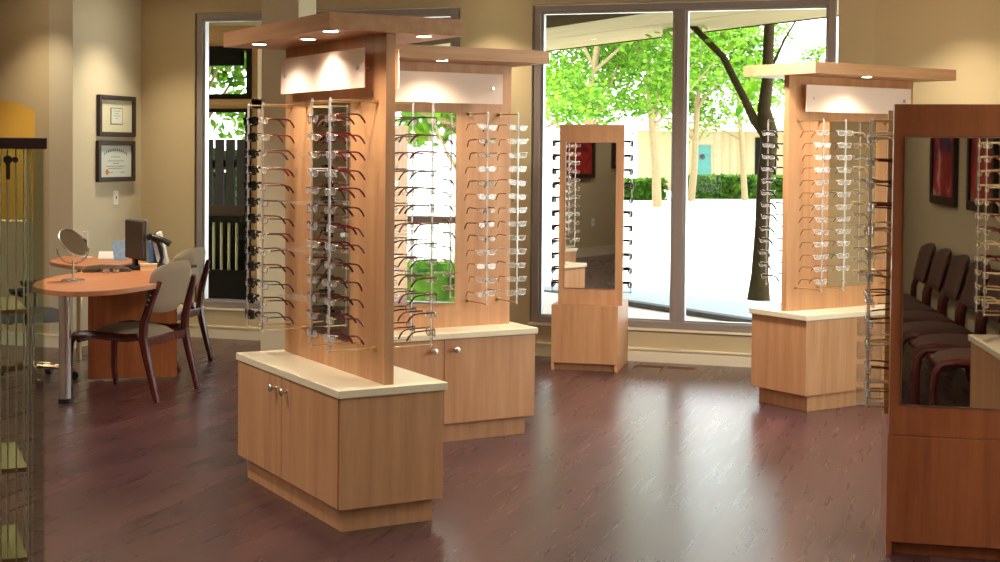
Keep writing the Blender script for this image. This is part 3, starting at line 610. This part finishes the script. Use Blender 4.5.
def guest_chair(label,x,y,rz,fab,group):
    """bentwood guest chair; front is local +y; seat 0.45"""
    t=thing('guest_chair',label,'chair',(x,y,0),rz,group); w=M['mahog']
    HW=.285
    bm=NB(); cushion(bm,.50,.48,.39,.045,.025,.92); obj('seat_cushion',bm,fab,t,smooth=True)
    for s in(-1,1):
        # front leg flows up into the side rail
        obj('front_leg',rp([(s*HW,.27,0),(s*HW,.285,.12),(s*HW,.285,.26),(s*HW,.275,.36),(s*HW,.24,.405),(s*HW,.16,.415),(s*HW,0,.405),(s*HW,-.12,.40),(s*HW,-.20,.41)],[.017,.02,.021,.023,.025,.026,.026,.026,.024],8,1.25),w,t,smooth=True)
        obj('back_leg',rp([(s*HW,-.33,0),(s*HW,-.30,.12),(s*HW,-.26,.28),(s*HW,-.235,.40),(s*HW,-.24,.5),(s*(HW-.01),-.27,.60),(s*(HW-.03),-.305,.70),(s*(HW-.05),-.325,.76)],[.018,.021,.024,.028,.026,.024,.02,.014],8,1.3),w,t,smooth=True)
        bm=NB()
        for k in range(3): lathe(bm,[(.006,0),(.006,.004),(.002,.006)],10,Matrix.Translation((s*(HW+.026),-.275-.012*k,.62+.03*k))@Matrix.Rotation(s*PI/2,4,'Y'))
        obj('screw_cap',bm,M['nickel'],t)
    bm=NB(); bx(bm,-HW,HW,.21,.235,.36,.40); obj('front_rail',bm,w,t,.004)
    bm=NB(); bx(bm,-HW,HW,-.255,-.23,.345,.40); obj('back_rail',bm,w,t,.004)
    # back pad: curved shield shape
    bm=NB(); NX,NZ=14,10; F=[];Bk=[]
    for i in range(NX+1):
        u=-1+2*i/NX; fr=[];br_=[]
        for j in range(NZ+1):
            v=j/NZ
            hw=.272*(1-.06*(1-v))*( (1-abs(2*v-1)**10*.10))
            xx=u*hw; lo=.545+.03*abs(u)**3; hi=.875-.045*abs(u)**3.5
            z=lo+(hi-lo)*v; lean=-.255-(z-.5)*.24; bow=.05*(u*u)
            edge=(1-abs(u)**8)*(1-abs(2*v-1)**8)
            fr.append(bm.verts.new((xx,lean+bow+.030*edge,z))); br_.append(bm.verts.new((xx,lean+bow-.018*edge-.004,z)))
        F.append(fr);Bk.append(br_)
    for i in range(NX):
        for j in range(NZ):
            bm.faces.new((F[i][j],F[i+1][j],F[i+1][j+1],F[i][j+1])); bm.faces.new((Bk[i][j+1],Bk[i+1][j+1],Bk[i+1][j],Bk[i][j]))
    for i in range(NX):
        bm.faces.new((F[i][0],Bk[i][0],Bk[i+1][0],F[i+1][0])); bm.faces.new((F[i][NZ],F[i+1][NZ],Bk[i+1][NZ],Bk[i][NZ]))
    for j in range(NZ):
        bm.faces.new((F[0][j],F[0][j+1],Bk[0][j+1],Bk[0][j])); bm.faces.new((F[NX][j],Bk[NX][j],Bk[NX][j+1],F[NX][j+1]))
    obj('backrest',bm,fab,t,smooth=True)
    return t
guest_chair('mahogany-framed guest chair with taupe pads, nearer one at the desk',-5.17,8.11,R(90+4),M['fabric'],'guest chairs at the desk')
guest_chair('mahogany-framed guest chair half hidden behind the nearer guest chair',-5.72,9.27,R(90+6),M['fabric'],'guest chairs at the desk')
w0=None; names=['nearest the wall-side display','second','third','fourth','fifth','sixth']
for i in range(6):
    lab=('brown waiting chair nearest the wall-side display in the tower mirror' if i==0 else f'brown waiting chair {names[i]} along the mirrored row by the wall')
    if w0 is None: w0=guest_chair(lab,.62,3.05,R(90),M['brown_fabric'],'waiting chairs along the right wall'); c_=w0
    else: c_=dup_tree(w0); c_.location=(.62,3.05-.68*i,0); c_['label']=lab
# office chair
t=thing('office_chair','black swivel office chair behind the desk, seen past the glass showcase','chair',(-6.10,8.32,0),R(-60))
bm=NB(); cushion(bm,.48,.46,.42,.06,.02,.95); obj('seat',bm,M['blackfab'],t,smooth=True)
bm=NB()
cushion(bm,.42,.42,0,.05,.02,.9)
for v in bm.verts: v.co=Matrix.Translation((0,-.25,.76))@Matrix.Rotation(R(82),4,'X')@v.co
obj('backrest',bm,M['blackfab'],t,smooth=True)
obj('back_support',rp([(0,-.12,.40),(0,-.26,.42),(0,-.30,.55),(0,-.28,.70)],.018),M['black'],t,smooth=True)
bm=NB(); cyl(bm,(0,0),.028,.10,.42,16); cyl(bm,(0,0),.045,.07,.13,16); obj('gas_column',bm,M['chrome'],t,smooth=True)
for k in range(5):
    a=2*PI*k/5+.3; c_,s_=math.cos(a),math.sin(a)
    l_=obj('base_spoke',rp([(0,0,.10),(.12*c_,.12*s_,.095),(.29*c_,.29*s_,.07)],[.022,.018,.013],8),M['brass'],t,smooth=True)
    bm=NB(); tube(bm,[(.29*c_-.022*s_,.29*s_+.022*c_,.028),(.29*c_+.022*s_,.29*s_-.022*c_,.028)],.028,14); obj('caster',bm,M['black'],l_,smooth=True)
for s in(-1,1):
    obj('armrest',rp([(s*.24,0,.42),(s*.29,0,.45),(s*.30,0,.60),(s*.30,-.10,.64),(s*.30,.12,.65)],[.014,.014,.014,.02,.022]),M['black'],t,smooth=True)
# ------------------------------------------------------------------ glass showcase (left foreground)
t=thing('glass_showcase','tall glass showcase with dark top at the left edge','display case',(-2.742,3.815,0),R(41.8))
# local: near-right vertical corner at (0,0); body extends to -x (left) and +y (away)
SW,SD,SH=.50,.50,1.594
bm=NB(); bx(bm,-SW-.015,.004,-.010,SD+.010,SH,SH+.035); obj('top_board',bm,M['dark_wood'],t,.002)
bm=NB(); bx(bm,-SW,0,0,SD,0,.09); obj('base_board',bm,M['dark_wood'],t,.002)
g=.006
for nm,dm in(('glass_pane',(-SW+g,-g,0,g,.09,SH)),('glass_pane',(-g,0,0,SD,.09,SH)),('glass_pane',(-SW,-SW+g,0,SD,.09,SH)),('glass_pane',(-SW+g,-g,SD-g,SD,.09,SH))):
    box(nm,M['caseglass'],dm,t)
for (x,y) in((-.05,.03),(-.085,.03),(-.108,.06),(-.132,.03),(-.02,SD-.02),(-.20,.03),(-SW+.02,SD-.02),(-SW+.02,.02)):
    bm=NB(); bx(bm,x-.0028,x+.0028,y-.003,y+.003,.09,SH); obj('upright',bm,M['rodm'],t,.001)
for z in(1.085,.585,.3):
    bm=NB(); bx(bm,-SW+.012,-.05,.04,SD-.03,z-.004,z+.004); sh=obj('shelf',bm,M['shelfglass'],t)
    bm=NB(); bx(bm,-SW+.012,-.05,.036,.040,z-.008,z+.006); obj('shelf_edge',bm,M['brass'],sh)
bm=NB(); tube(bm,[(-.112,.02,1.56),(-.112,-.012,1.56)],.013,16); tube(bm,[(-.09,.02,1.56),(-.09,-.012,1.56)],.009,16); bx(bm,-.118,-.106,-.014,-.010,1.50,1.56); obj('lock',bm,M['black'],t,smooth=True)
bm=NB(); bx(bm,-.045,-.038,-.02,-.006,.86,1.0); obj('handle',bm,M['chrome'],t,.002)
# ------------------------------------------------------------------ wall pieces
def frame_on_left(label,y0,y1,z0,z1,inner):
    t=thing('picture_frame',label,'framed picture',(XL,y0,z0),0,'framed certificates on the wall')
    w,h=y1-y0,z1-z0; b_=.038
    bm=NB(); bx(bm,0,.035,0,b_,0,h); bx(bm,0,.035,w-b_,w,0,h); bx(bm,0,.035,b_,w-b_,0,b_); bx(bm,0,.035,b_,w-b_,h-b_,h); obj('frame',bm,M['darkframe'],t,.006)
    bm=NB(); bx(bm,.002,.014,b_,w-b_,b_,h-b_); mt_=obj('mat_board',bm,M['matcream'] if inner=='small' else M['paper'],t)
    if inner=='small':
        bm=NB(); bx(bm,.014,.017,w*.34,w*.66,h*.30,h*.70); obj('inner_edge',bm,M['darkframe'],t)
        bm=NB(); bx(bm,.017,.019,w*.355,w*.645,h*.315,h*.685); obj('certificate',bm,M['paper'],t)
        bm=NB()
        for k,(a,b2) in enumerate(((.40,.60),(.44,.56),(.40,.60),(.47,.53))): bx(bm,.019,.0195,w*a,w*b2,h*(.62-.06*k),h*(.63-.06*k))
        obj('lettering',bm,M['ink'],t)
    else:
        bm=NB()
        for k in range(13):   # arched heading
            a=-1+2*k/12; zz=h*(.78-.10*a*a); yy=w*(.5+.30*a); bx(bm,.014,.0146,yy-.007,yy+.005,zz-.010,zz+.010)
        for (a,b2,z) in((.38,.62,.60),(.28,.72,.50),(.42,.58,.44),(.25,.75,.37),(.30,.70,.32),(.62,.76,.22),(.30,.42,.22)): bx(bm,.014,.0146,w*a,w*b2,h*z,h*(z+.012))
        obj('lettering',bm,M['ink'],t)
        bm=NB(); lathe(bm,[(.022,0),(.022,.002)],14,Matrix.Translation((.014,w*.27,h*.24))@Matrix.Rotation(PI/2,4,'Y')); tube(bm,[(.0145,w*.27,h*.24),(.0145,w*.27,h*.16)],.010,5,flat=.1); obj('seal',bm,M['seal'],t)
    bm=NB(); bx(bm,.022,.024,b_,w-b_,b_,h-b_); obj('picture_glass',bm,M['winglass'],t)
frame_on_left('dark-framed small document in a wide cream mat, upper of two frames',10.071,10.609,1.693,2.033,'small')
frame_on_left('dark-framed certificate with orange seal, lower of two frames',10.06,10.602,1.320,1.658,'cert')
t=thing('light_switch','white light switch plate on the wall below the certificates','light switch',(XL,10.35,1.185),0)
bm=NB(); bx(bm,0,.006,-.035,.035,-.058,.058); obj('plate',bm,M['whitep'],t,.002)
bm=NB(); bx(bm,.006,.012,-.006,.006,-.010,.012); obj('toggle',bm,M['greypl'],t)
def painting(label,mat,loc,rz,w,h):
    t=thing('framed_painting',label,'painting',loc,rz,'framed paintings on the walls')   # local x along wall, -y out of the wall
    b_=.07
    bm=NB(); bx(bm,0,b_,-.04,0,0,h); bx(bm,w-b_,w,-.04,0,0,h); bx(bm,b_,w-b_,-.04,0,0,b_); bx(bm,b_,w-b_,-.04,0,h-b_,h); obj('frame',bm,M['dark_wood'],t,.006)
    bm=NB(); bx(bm,b_,w-b_,-.02,-.003,b_,h-b_); obj('canvas',bm,mat,t)
painting('dark-framed red and blue abstract painting, farther one in tower mirror',M['art1'],(XR,.36,1.2),-PI/2,1.05,.85)
painting('dark-framed crimson abstract painting, nearer one in tower mirror',M['art2'],(XR,1.75,1.2),-PI/2,.9,.85)
def on_angled(s,z): return (p0.x+d.x/d.length*s,p0.y+d.y/d.length*s,z)
painting('dark-framed red painting in the window tower mirror',M['art2'],on_angled(2.30,1.2),a_+PI,.85,.8)
painting('narrow slice of dark-framed painting at the tower mirror edge',M['art1'],on_angled(3.62,1.34),a_+PI,.8,.62)
t=thing('wall_switch','white switch plate reflected in the window tower mirror','light switch',on_angled(2.30,.52),a_+PI); bm=NB(); bx(bm,-.04,.04,-.006,0,-.06,.06); obj('plate',bm,M['whitep'],t,.002); bm=NB(); bx(bm,-.006,.006,-.012,-.006,-.01,.012); obj('toggle',bm,M['greypl'],t)  # low wall outlet, drawn as a plate with a toggle
# floor register
for (x0,x1,lab) in((-2.355,-2.13,'left half of the brown floor vent under the big window'),(-2.115,-1.89,'right half of the brown floor vent under the big window')):
    t=thing('floor_vent',lab,'floor vent',(x0,10.46,0),0,'floor vents under the window')
    bm=NB(); w=x1-x0; bx(bm,0,w,0,.008,0,.005); bx(bm,0,w,.072,.08,0,.005); bx(bm,0,.008,.008,.072,0,.005); bx(bm,w-.008,w,.008,.072,0,.005); obj('grille_frame',bm,M['bronze'],t)
    bm=NB()
    for k in range(12): bx(bm,.012+k*(w-.024)/12,.012+k*(w-.024)/12+.007,.008,.072,0,.004)
    obj('louver',bm,M['dark_wood'],t)
# ------------------------------------------------------------------ ceiling lamps
first=None
def ceiling_lamp(x,y,label,energy,angle=95,tilt=(0,0,0),size=.06):
    t=thing('recessed_downlight',label,'ceiling light',(x,y,CH),0,'recessed downlights in the ceiling')
    bm=NB(); lathe(bm,[(.085,0),(.085,-.006),(.065,-.01),(.065,-.002)],24); obj('lamp_trim',bm,M['whitep'],t,smooth=True)
    bm=NB(); lathe(bm,[(.06,-.001),(.06,-.006)],24); obj('lamp_bulb',bm,M['lampglow'],t)
    lamp('lamp_light','SPOT',(0,0,-.02),energy,(1,.93,.84) if angle>120 else (1,.85,.64),size,tilt,angle,t,.9)
    return t
for (x,y,e,lab) in((-3.55,10.35,60,'ceiling downlight washing the wall between the two windows'),(-.1,10.1,60,'ceiling downlight washing the wall right of the windows'),
   (-6.3,10.1,60,'ceiling downlight above the framed certificates'),(-6.95,9.35,36,'ceiling downlight by the arched opening'),(-5.3,8.2,110,'ceiling downlight above the desk'),(-8,10.4,60,'ceiling downlight inside the golden niche'),(.3,4.2,55,'ceiling downlight above the wall-side display')):  # last one is unseen, added to brighten the wall-side display
    ceiling_lamp(x,y,lab,e)
for i,(x,y) in enumerate([(-4.2,5.2),(-4.6,2.6),(-1.5,3.2),(-1.3,8.5),(-1.3,.5),(-7.5,6.2),(-8,3),(.1,-1.2)]):  # unseen ceiling lamps added to fill the room with light
    ceiling_lamp(x,y,['ceiling downlight between the front display and the showcase','ceiling downlight left of the showcase','ceiling downlight before the right mirror tower','ceiling downlight above the open floor right of the front display','ceiling downlight nearest the viewer','ceiling downlight above the aisle left of the desk','ceiling downlight farthest left in the shop','ceiling downlight above the waiting chairs'][i],(125,120,60,310,85,220,160,22)[i],160,size=.25)
# ------------------------------------------------------------------ outdoors
gnd=NB(); bx(gnd,-120,80,WY+T,160,-.12,-.02); bx(gnd,XR+T,80,-30,WY+T,-.12,-.02)
struct(obj('ground',gnd,M['concrete']))
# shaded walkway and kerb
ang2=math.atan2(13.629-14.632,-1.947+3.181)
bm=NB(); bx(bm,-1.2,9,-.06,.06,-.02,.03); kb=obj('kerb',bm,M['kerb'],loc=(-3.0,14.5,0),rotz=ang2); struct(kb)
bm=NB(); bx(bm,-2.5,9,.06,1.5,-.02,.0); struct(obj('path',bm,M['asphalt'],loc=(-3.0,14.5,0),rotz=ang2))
# porch roof: diagonal eave
eA,eB=Vector((-9.0,22.6)),Vector((1.6,11.95)); ed=(eB-eA); ea=math.atan2(ed.y,ed.x); el=ed.length
nrm=Vector((math.sin(ea),-math.cos(ea)))   # towards the shop
rf=thing('porch_roof','cream boarded porch roof crossing the top of the big window','roof',(eA.x,eA.y,3.0),ea)
# local: x along the eave, -y towards the shop
wb=1.05
for k in range(3):
    bm=NB(); y1_=-k*(.46) if k else 0; ys=[(0,-.95),(-.965,-1.75)][k] if k<2 else None
    if ys: bx(bm,0,el,ys[1],ys[0],0,.04); obj('soffit_board',bm,M['soffit'],rf)
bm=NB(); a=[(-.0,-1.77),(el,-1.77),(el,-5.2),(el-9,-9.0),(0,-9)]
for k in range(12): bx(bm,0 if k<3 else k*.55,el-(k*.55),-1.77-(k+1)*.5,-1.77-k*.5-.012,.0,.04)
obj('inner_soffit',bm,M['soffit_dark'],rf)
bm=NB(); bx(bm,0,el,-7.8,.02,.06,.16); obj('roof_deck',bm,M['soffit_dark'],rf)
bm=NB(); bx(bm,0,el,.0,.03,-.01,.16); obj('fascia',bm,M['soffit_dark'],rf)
# trees
def leaf_cloud(bm,c,rad,n,size,flatten=.75,rnd=random):
    for _ in range(n):
        while True:
            p=Vector((rnd.uniform(-1,1),rnd.uniform(-1,1),rnd.uniform(-1,1)))
            if .15<p.length<1: break
        p=Vector((p.x*rad,p.y*rad,p.z*rad*flatten))+Vector(c)
        s=size*rnd.uniform(.6,1.3); u=Vector((rnd.gauss(0,1),rnd.gauss(0,1),rnd.gauss(0,.6))).normalized(); v=u.cross(Vector((rnd.gauss(0,1),rnd.gauss(0,1),rnd.gauss(0,1)))).normalized()
        q=[p+u*s,p+u*.3*s+v*.5*s,p-u*.8*s+v*.25*s,p-u*.8*s-v*.25*s,p+u*.3*s-v*.5*s]
        bm.faces.new([bm.verts.new(x) for x in q])
def tree(label,x,y,h,trunk,crown,bark='palebark',leaf='leaf',branches=5,cr=2.0,n=2600,size=.10,lean=(0,0),seed=1,low=.45):
    rnd=random.Random(seed)
    t=thing('tree',label,'tree',(x,y,-.02),0,'trees outside the windows')
    pts=[(lean[0]*k+rnd.gauss(0,.04)*h*.2*k,lean[1]*k,h*.62*k) for k in (0,.25,.5,.75,1)]
    bm=NB(); tube(bm,pts,[trunk*1.15,trunk,trunk*.9,trunk*.75,trunk*.5],8); obj('trunk',bm,M[bark],t,smooth=True)
    bm=NB(); cs=[]
    for k in range(branches):
        a=2*PI*k/branches+rnd.uniform(-.4,.4); f=rnd.uniform(.35,.95); b0=Vector(pts[0]).lerp(Vector(pts[-1]),f); e=b0+Vector((math.cos(a)*cr*rnd.uniform(.4,.8),math.sin(a)*cr*rnd.uniform(.4,.8),h*rnd.uniform(.12,.34)))
        tube(bm,[b0,b0.lerp(e,.5)+Vector((0,0,-.1)),e],[trunk*.45,trunk*.3,trunk*.12],6); cs.append(e)
    obj('branches',bm,M[bark],t,smooth=True)
    bm=NB()
    for e in cs+[Vector((lean[0],lean[1],h*.8))]*2:
        for j in range(4):
            c=e+Vector((rnd.gauss(0,cr*.35),rnd.gauss(0,cr*.35),rnd.gauss(0,h*.09)))
            if c.z<h*low: c.z=h*low+rnd.uniform(0,.4)
            leaf_cloud(bm,c,cr*rnd.uniform(.22,.42),n//(4*(branches+2)),size,.7,rnd)
    obj('foliage',bm,M[leaf],t)
    return t
# near tree right of centre, crown above the porch
t=thing('tree','near tree with dark mossy trunk rising just left of the right display','tree',(-2.13,15.75,-.02),0,'trees outside the windows')
bm=NB(); tube(bm,[(-.03,0,0),(-.02,0,.3),(0,0,.8),(.01,0,1.3),(.06,0,1.7),(.05,0,1.86),(.0,0,2.1),(.03,0,2.4),(.05,0,3.2),(-.1,0,4.3),(0,0,5.2)],[.13,.095,.082,.078,.092,.10,.075,.062,.056,.05,.03],12); obj('trunk',bm,M['bark'],t,smooth=True)
bm=NB(); tube(bm,[(.04,0,1.80),(-.10,.0,1.98),(-.22,.02,2.22),(-.46,.03,2.68),(-.78,.05,3.0),(-1.3,.1,3.6),(-1.9,.2,4.4)],[.06,.05,.042,.038,.035,.03,.015],8); tube(bm,[(.05,0,2.5),(.2,.05,2.85),(.45,.1,3.3)],[.02,.014,.008],6); obj('branches',bm,M['bark'],t,smooth=True)
bm=NB(); rn=random.Random(4)
for c,r_,n_ in(((0,0,5.0),1.6,700),((-1.4,0,4.4),1.2,500),((-.75,.1,2.85),.28,26),((-1.1,.1,2.9),.25,22),((-.3,.2,2.75),.35,26),((-.15,.4,2.2),.25,16)): leaf_cloud(bm,c,r_,n_,.07,.8,rn)
obj('foliage',bm,M['leaf'],t)
TR=[('dense bright green tree at the left of the big window view',-13.2,43.0,8.2,.12,3.3,5200,11),('bright green tree showing above the slim mirror tower',-10.6,40.0,7.6,.12,3.0,5200,12),
 ('bright green tree just left of the window mullion',-8.8,42.0,8.0,.13,2.8,4600,13),('slender pale-trunked tree right of the mullion near the hedge',-8.9,48.0,7.2,.12,2.6,4200,14),
 ('leaning pale-trunked tree in front of the cream building',-7.3,49.5,6.8,.10,2.4,3600,15),('far green tree at left behind the street',-17.0,52.0,8.5,.15,3.5,4200,16)]
for (lab,x,y,h,tk,cr,n_,sd) in TR: tree(lab,x,y,h,tk,None,cr=cr,n=int(n_*1.25),size=.10,seed=sd,low=.36,branches=6,lean=(-.3 if sd%2 else .35,0))
# hedge
def hedge(label,a,b_,w,h,n,seed,cat='hedge'):
    a=Vector(a);b_=Vector(b_); dd=b_-a; an=math.atan2(dd.y,dd.x); t=thing('hedge',label,cat,(a.x,a.y,-.02),an); rnd=random.Random(seed)
    bm=NB(); bx(bm,.1,dd.length-.1,-w*.38,w*.38,0,h*.86); obj('hedge_core',bm,M['leafd'],t)
    bm=NB()
    for _ in range(n):
        x=rnd.uniform(0,dd.length); f=rnd.random(); y_=-w/2 if f<.6 else rnd.uniform(-w/2,w/2); z=rnd.uniform(.02,h) if f<.6 else h*rnd.uniform(.9,1.02)
        p=Vector((x,y_+rnd.gauss(0,.06),z)); s=rnd.uniform(.05,.11); u=Vector((rnd.gauss(0,1),rnd.gauss(0,1),rnd.gauss(0,1))).normalized(); v=u.cross(Vector((rnd.gauss(0,1),rnd.gauss(0,1),1))).normalized()
        bm.faces.new([bm.verts.new(q) for q in (p+u*s,p+v*s*.6,p-u*s,p-v*s*.6)])
    obj('hedge_leaves',bm,M['leafd'],t)
# trees and shrubs outside the glazed right wall (seen in the middle display's mirror)
tree('leafy tree outside the side window, seen in the middle mirror',9.5,4.6,5.5,.10,None,cr=2.3,n=3000,size=.13,seed=21,branches=6,low=.25)
tree('second leafy tree outside the side window, beyond the car park',13.5,1.6,6,.12,None,cr=2.6,n=3000,size=.15,seed=22,branches=6,low=.25)
hedge('low shrub border outside the side window, seen in the middle mirror',(3.6,3.0),(3.8,7.4),.8,.42,1500,23,'shrubs')
hedge('clipped green hedge below the cream building across the street',(-9.7,50.4),(-5.2,52.8),1.0,.80,3200,5)
hedge('low yellow-green shrubs left of the window mullion, across the street',(-13.2,47.0),(-9.9,48.4),1.0,.7,1800,6,'shrubs')
# building across the street
t=thing('building','cream panelled building with teal door across the street','building',(-13.5,60.5,-.02),R(14))
bm=NB(); bx(bm,0,16,0,6,0,2.55); obj('wall',bm,M['siding'],t)
bm=NB(); bx(bm,-.6,16.6,-1.1,7,2.55,2.95); obj('roof',bm,M['trimw'],t)
DX=2.35
bm=NB(); bx(bm,DX,DX+.72,-.06,0,.05,1.95); dr=obj('door',bm,M['teal'],t); bm=NB(); lathe(bm,[(.12,0),(.12,.04)],12,Matrix.Translation((DX+.36,-.06,1.45))@Matrix.Rotation(PI/2,4,'X')); obj('wreath',bm,M['black'],dr)
for k in range(5):
    bm=NB(); bx(bm,DX+.85+k*.34,DX+.90+k*.34,-.03,0,.1,2.5); obj('batten',bm,M['stucco'],t)
for x_ in (DX+2.6,DX+4.3):
    bm=NB(); bx(bm,x_,x_+.9,-.05,0,.5,2.3); obj('window',bm,M['blackmetal'],t)
# red car far down the street
t=thing('car','small red car parked far off at the left of the big window','car',(-27.2,82,-.02),R(16))
bm=NB(); prof=[(-2.1,.25),(-2.1,.75),(-1.5,.9),(-1.0,1.38),(.6,1.42),(1.3,.95),(2.1,.8),(2.15,.3)]
a=[bm.verts.new((x,-.85,z)) for x,z in prof]; b=[bm.verts.new((x,.85,z)) for x,z in prof]; n=len(prof); bm.faces.new(a); bm.faces.new(b[::-1])
for i in range(n): bm.faces.new((a[i],a[(i+1)%n],b[(i+1)%n],b[i]))
obj('body',bm,M['red'],t,.06)
bm=NB(); bx(bm,-1.0,.75,-.87,.87,.95,1.28); obj('side_window',bm,M['blackmetal'],t)
for x_ in(-1.35,1.35):
    for s in(-1,1): bm=NB(); tube(bm,[(x_,s*.75,.32),(x_,s*.92,.32)],.32,18); obj('wheel',bm,M['black'],t)
# neighbouring porch seen through the left window
t=thing('porch_screen','tan stucco porch wall outside left window with black-framed openings','porch',(-8.4,12.6,0),0)
# local x: world x+8.4 ; opening right edge at world -6.71
X=lambda x:x+8.4
bm=NB(); bx(bm,0,X(-6.62),0,.14,2.09+.52,2.70); bx(bm,0,X(-6.62),0,.14,1.995,2.09); bx(bm,X(-6.685),X(-6.62),0,.14,0,2.61); bx(bm,0,.3,0,.14,0,2.61); obj('stucco_wall',bm,M['stucco'],t)
bm=NB(); bx(bm,0,X(-6.3),-1.2,.2,2.80,2.9); obj('porch_ceiling',bm,M['soffit'],t)
bm=NB(); bx(bm,0,X(-6.62),-.04,.14,2.70,2.80); obj('beam',bm,M['stucco'],t)
bm=NB()
bx(bm,X(-6.735),X(-6.685),-.02,.12,2.09,2.61); bx(bm,.3,X(-6.735),-.02,.12,2.09,2.14); bx(bm,.3,X(-6.735),-.02,.12,2.56,2.61); bx(bm,.3,X(-6.8),.0,.06,2.42,2.56); obj('transom_frame',bm,M['blackmetal'],t)
bm=NB(); bx(bm,X(-6.745),X(-6.685),-.02,.12,.0,1.995); bx(bm,.3,X(-6.745),-.02,.12,1.96,1.995); bx(bm,.3,X(-6.745),-.02,.12,0,.40); obj('door_frame',bm,M['blackmetal'],t)
bm=NB(); bx(bm,.3,X(-6.745),.02,.06,.935,1.04); obj('door_rail',bm,M['railwood'],t)
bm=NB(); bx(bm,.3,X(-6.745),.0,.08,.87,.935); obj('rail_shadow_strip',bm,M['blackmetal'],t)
bm=NB(); bx(bm,.3,X(-6.745),.07,.09,.40,.9); obj('lower_panel',bm,M['blackmetal'],t)
for k in range(9):
    x_=X(-7.14)-.0+(k-5)*.085 if True else 0
    bm=NB(); cyl(bm,(x_+.02,.04),.014,.40,.87,10); obj('baluster',bm,M['palebar'],t,smooth=True)  # light through the slat gaps, put into pale bars
t=thing('slat_fence','dark vertical slat fence outside the left window','fence',(-9.6,13.6,0),0)
for k in range(24):
    bm=NB(); x_=k*.13; bx(bm,x_,x_+.098,0,.03,.05,1.70); obj('slat',bm,M['darkslat'],t)
bm=NB(); bx(bm,0,3.1,.03,.07,.5,.58); bx(bm,0,3.1,.03,.07,1.40,1.48); obj('fence_rail',bm,M['darkslat'],t)
bm=NB(); bx(bm,2.45,2.75,-.05,.05,0,1.77); obj('fence_post',bm,M['darkslat'],t)
t=thing('siding_wall','cream lap-sided wall edge beside the porch outside left window','wall section',(-7.0,14.2,0),0)
bm=NB()
for k in range(15): bx(bm,0,1.1,0,.1,k*.19,k*.19+.178)
obj('lap_boards',bm,M['siding'],t)
bm=NB(); bx(bm,0,1.1,.02,.14,0,2.86); obj('backing',bm,M['blackmetal'],t)
tree('green tree filling the upper porch opening outside the left window',-11.4,19.8,4.6,.08,None,cr=1.5,n=5200,size=.09,seed=31,branches=7,low=.42)
hedge('green shrubs behind the slat fence outside left window',(-12.5,15.5),(-8.2,15.5),.8,1.55,2600,9,'shrubs')
# ------------------------------------------------------------------ sky and sun
w=bpy.data.worlds.new('sky'); S.world=w; w.use_nodes=True; nt=w.node_tree; nt.nodes.clear()
wo=nt.nodes.new('ShaderNodeOutputWorld'); bg=nt.nodes.new('ShaderNodeBackground'); bg.inputs[0].default_value=(.93,.97,1,1); bg.inputs[1].default_value=2.5
nt.links.new(bg.outputs[0],wo.inputs[0])
sn=bpy.data.lights.new('sun','SUN'); sn.energy=4.2; sn.angle=R(1); sn.color=(1,.96,.88); so=bpy.data.objects.new('sun',sn); C.objects.link(so)
dv=Vector((.30,-.45,-.95)); so.rotation_euler=dv.to_track_quat('-Z','Y').to_euler(); so.location=(-10,-20,30)
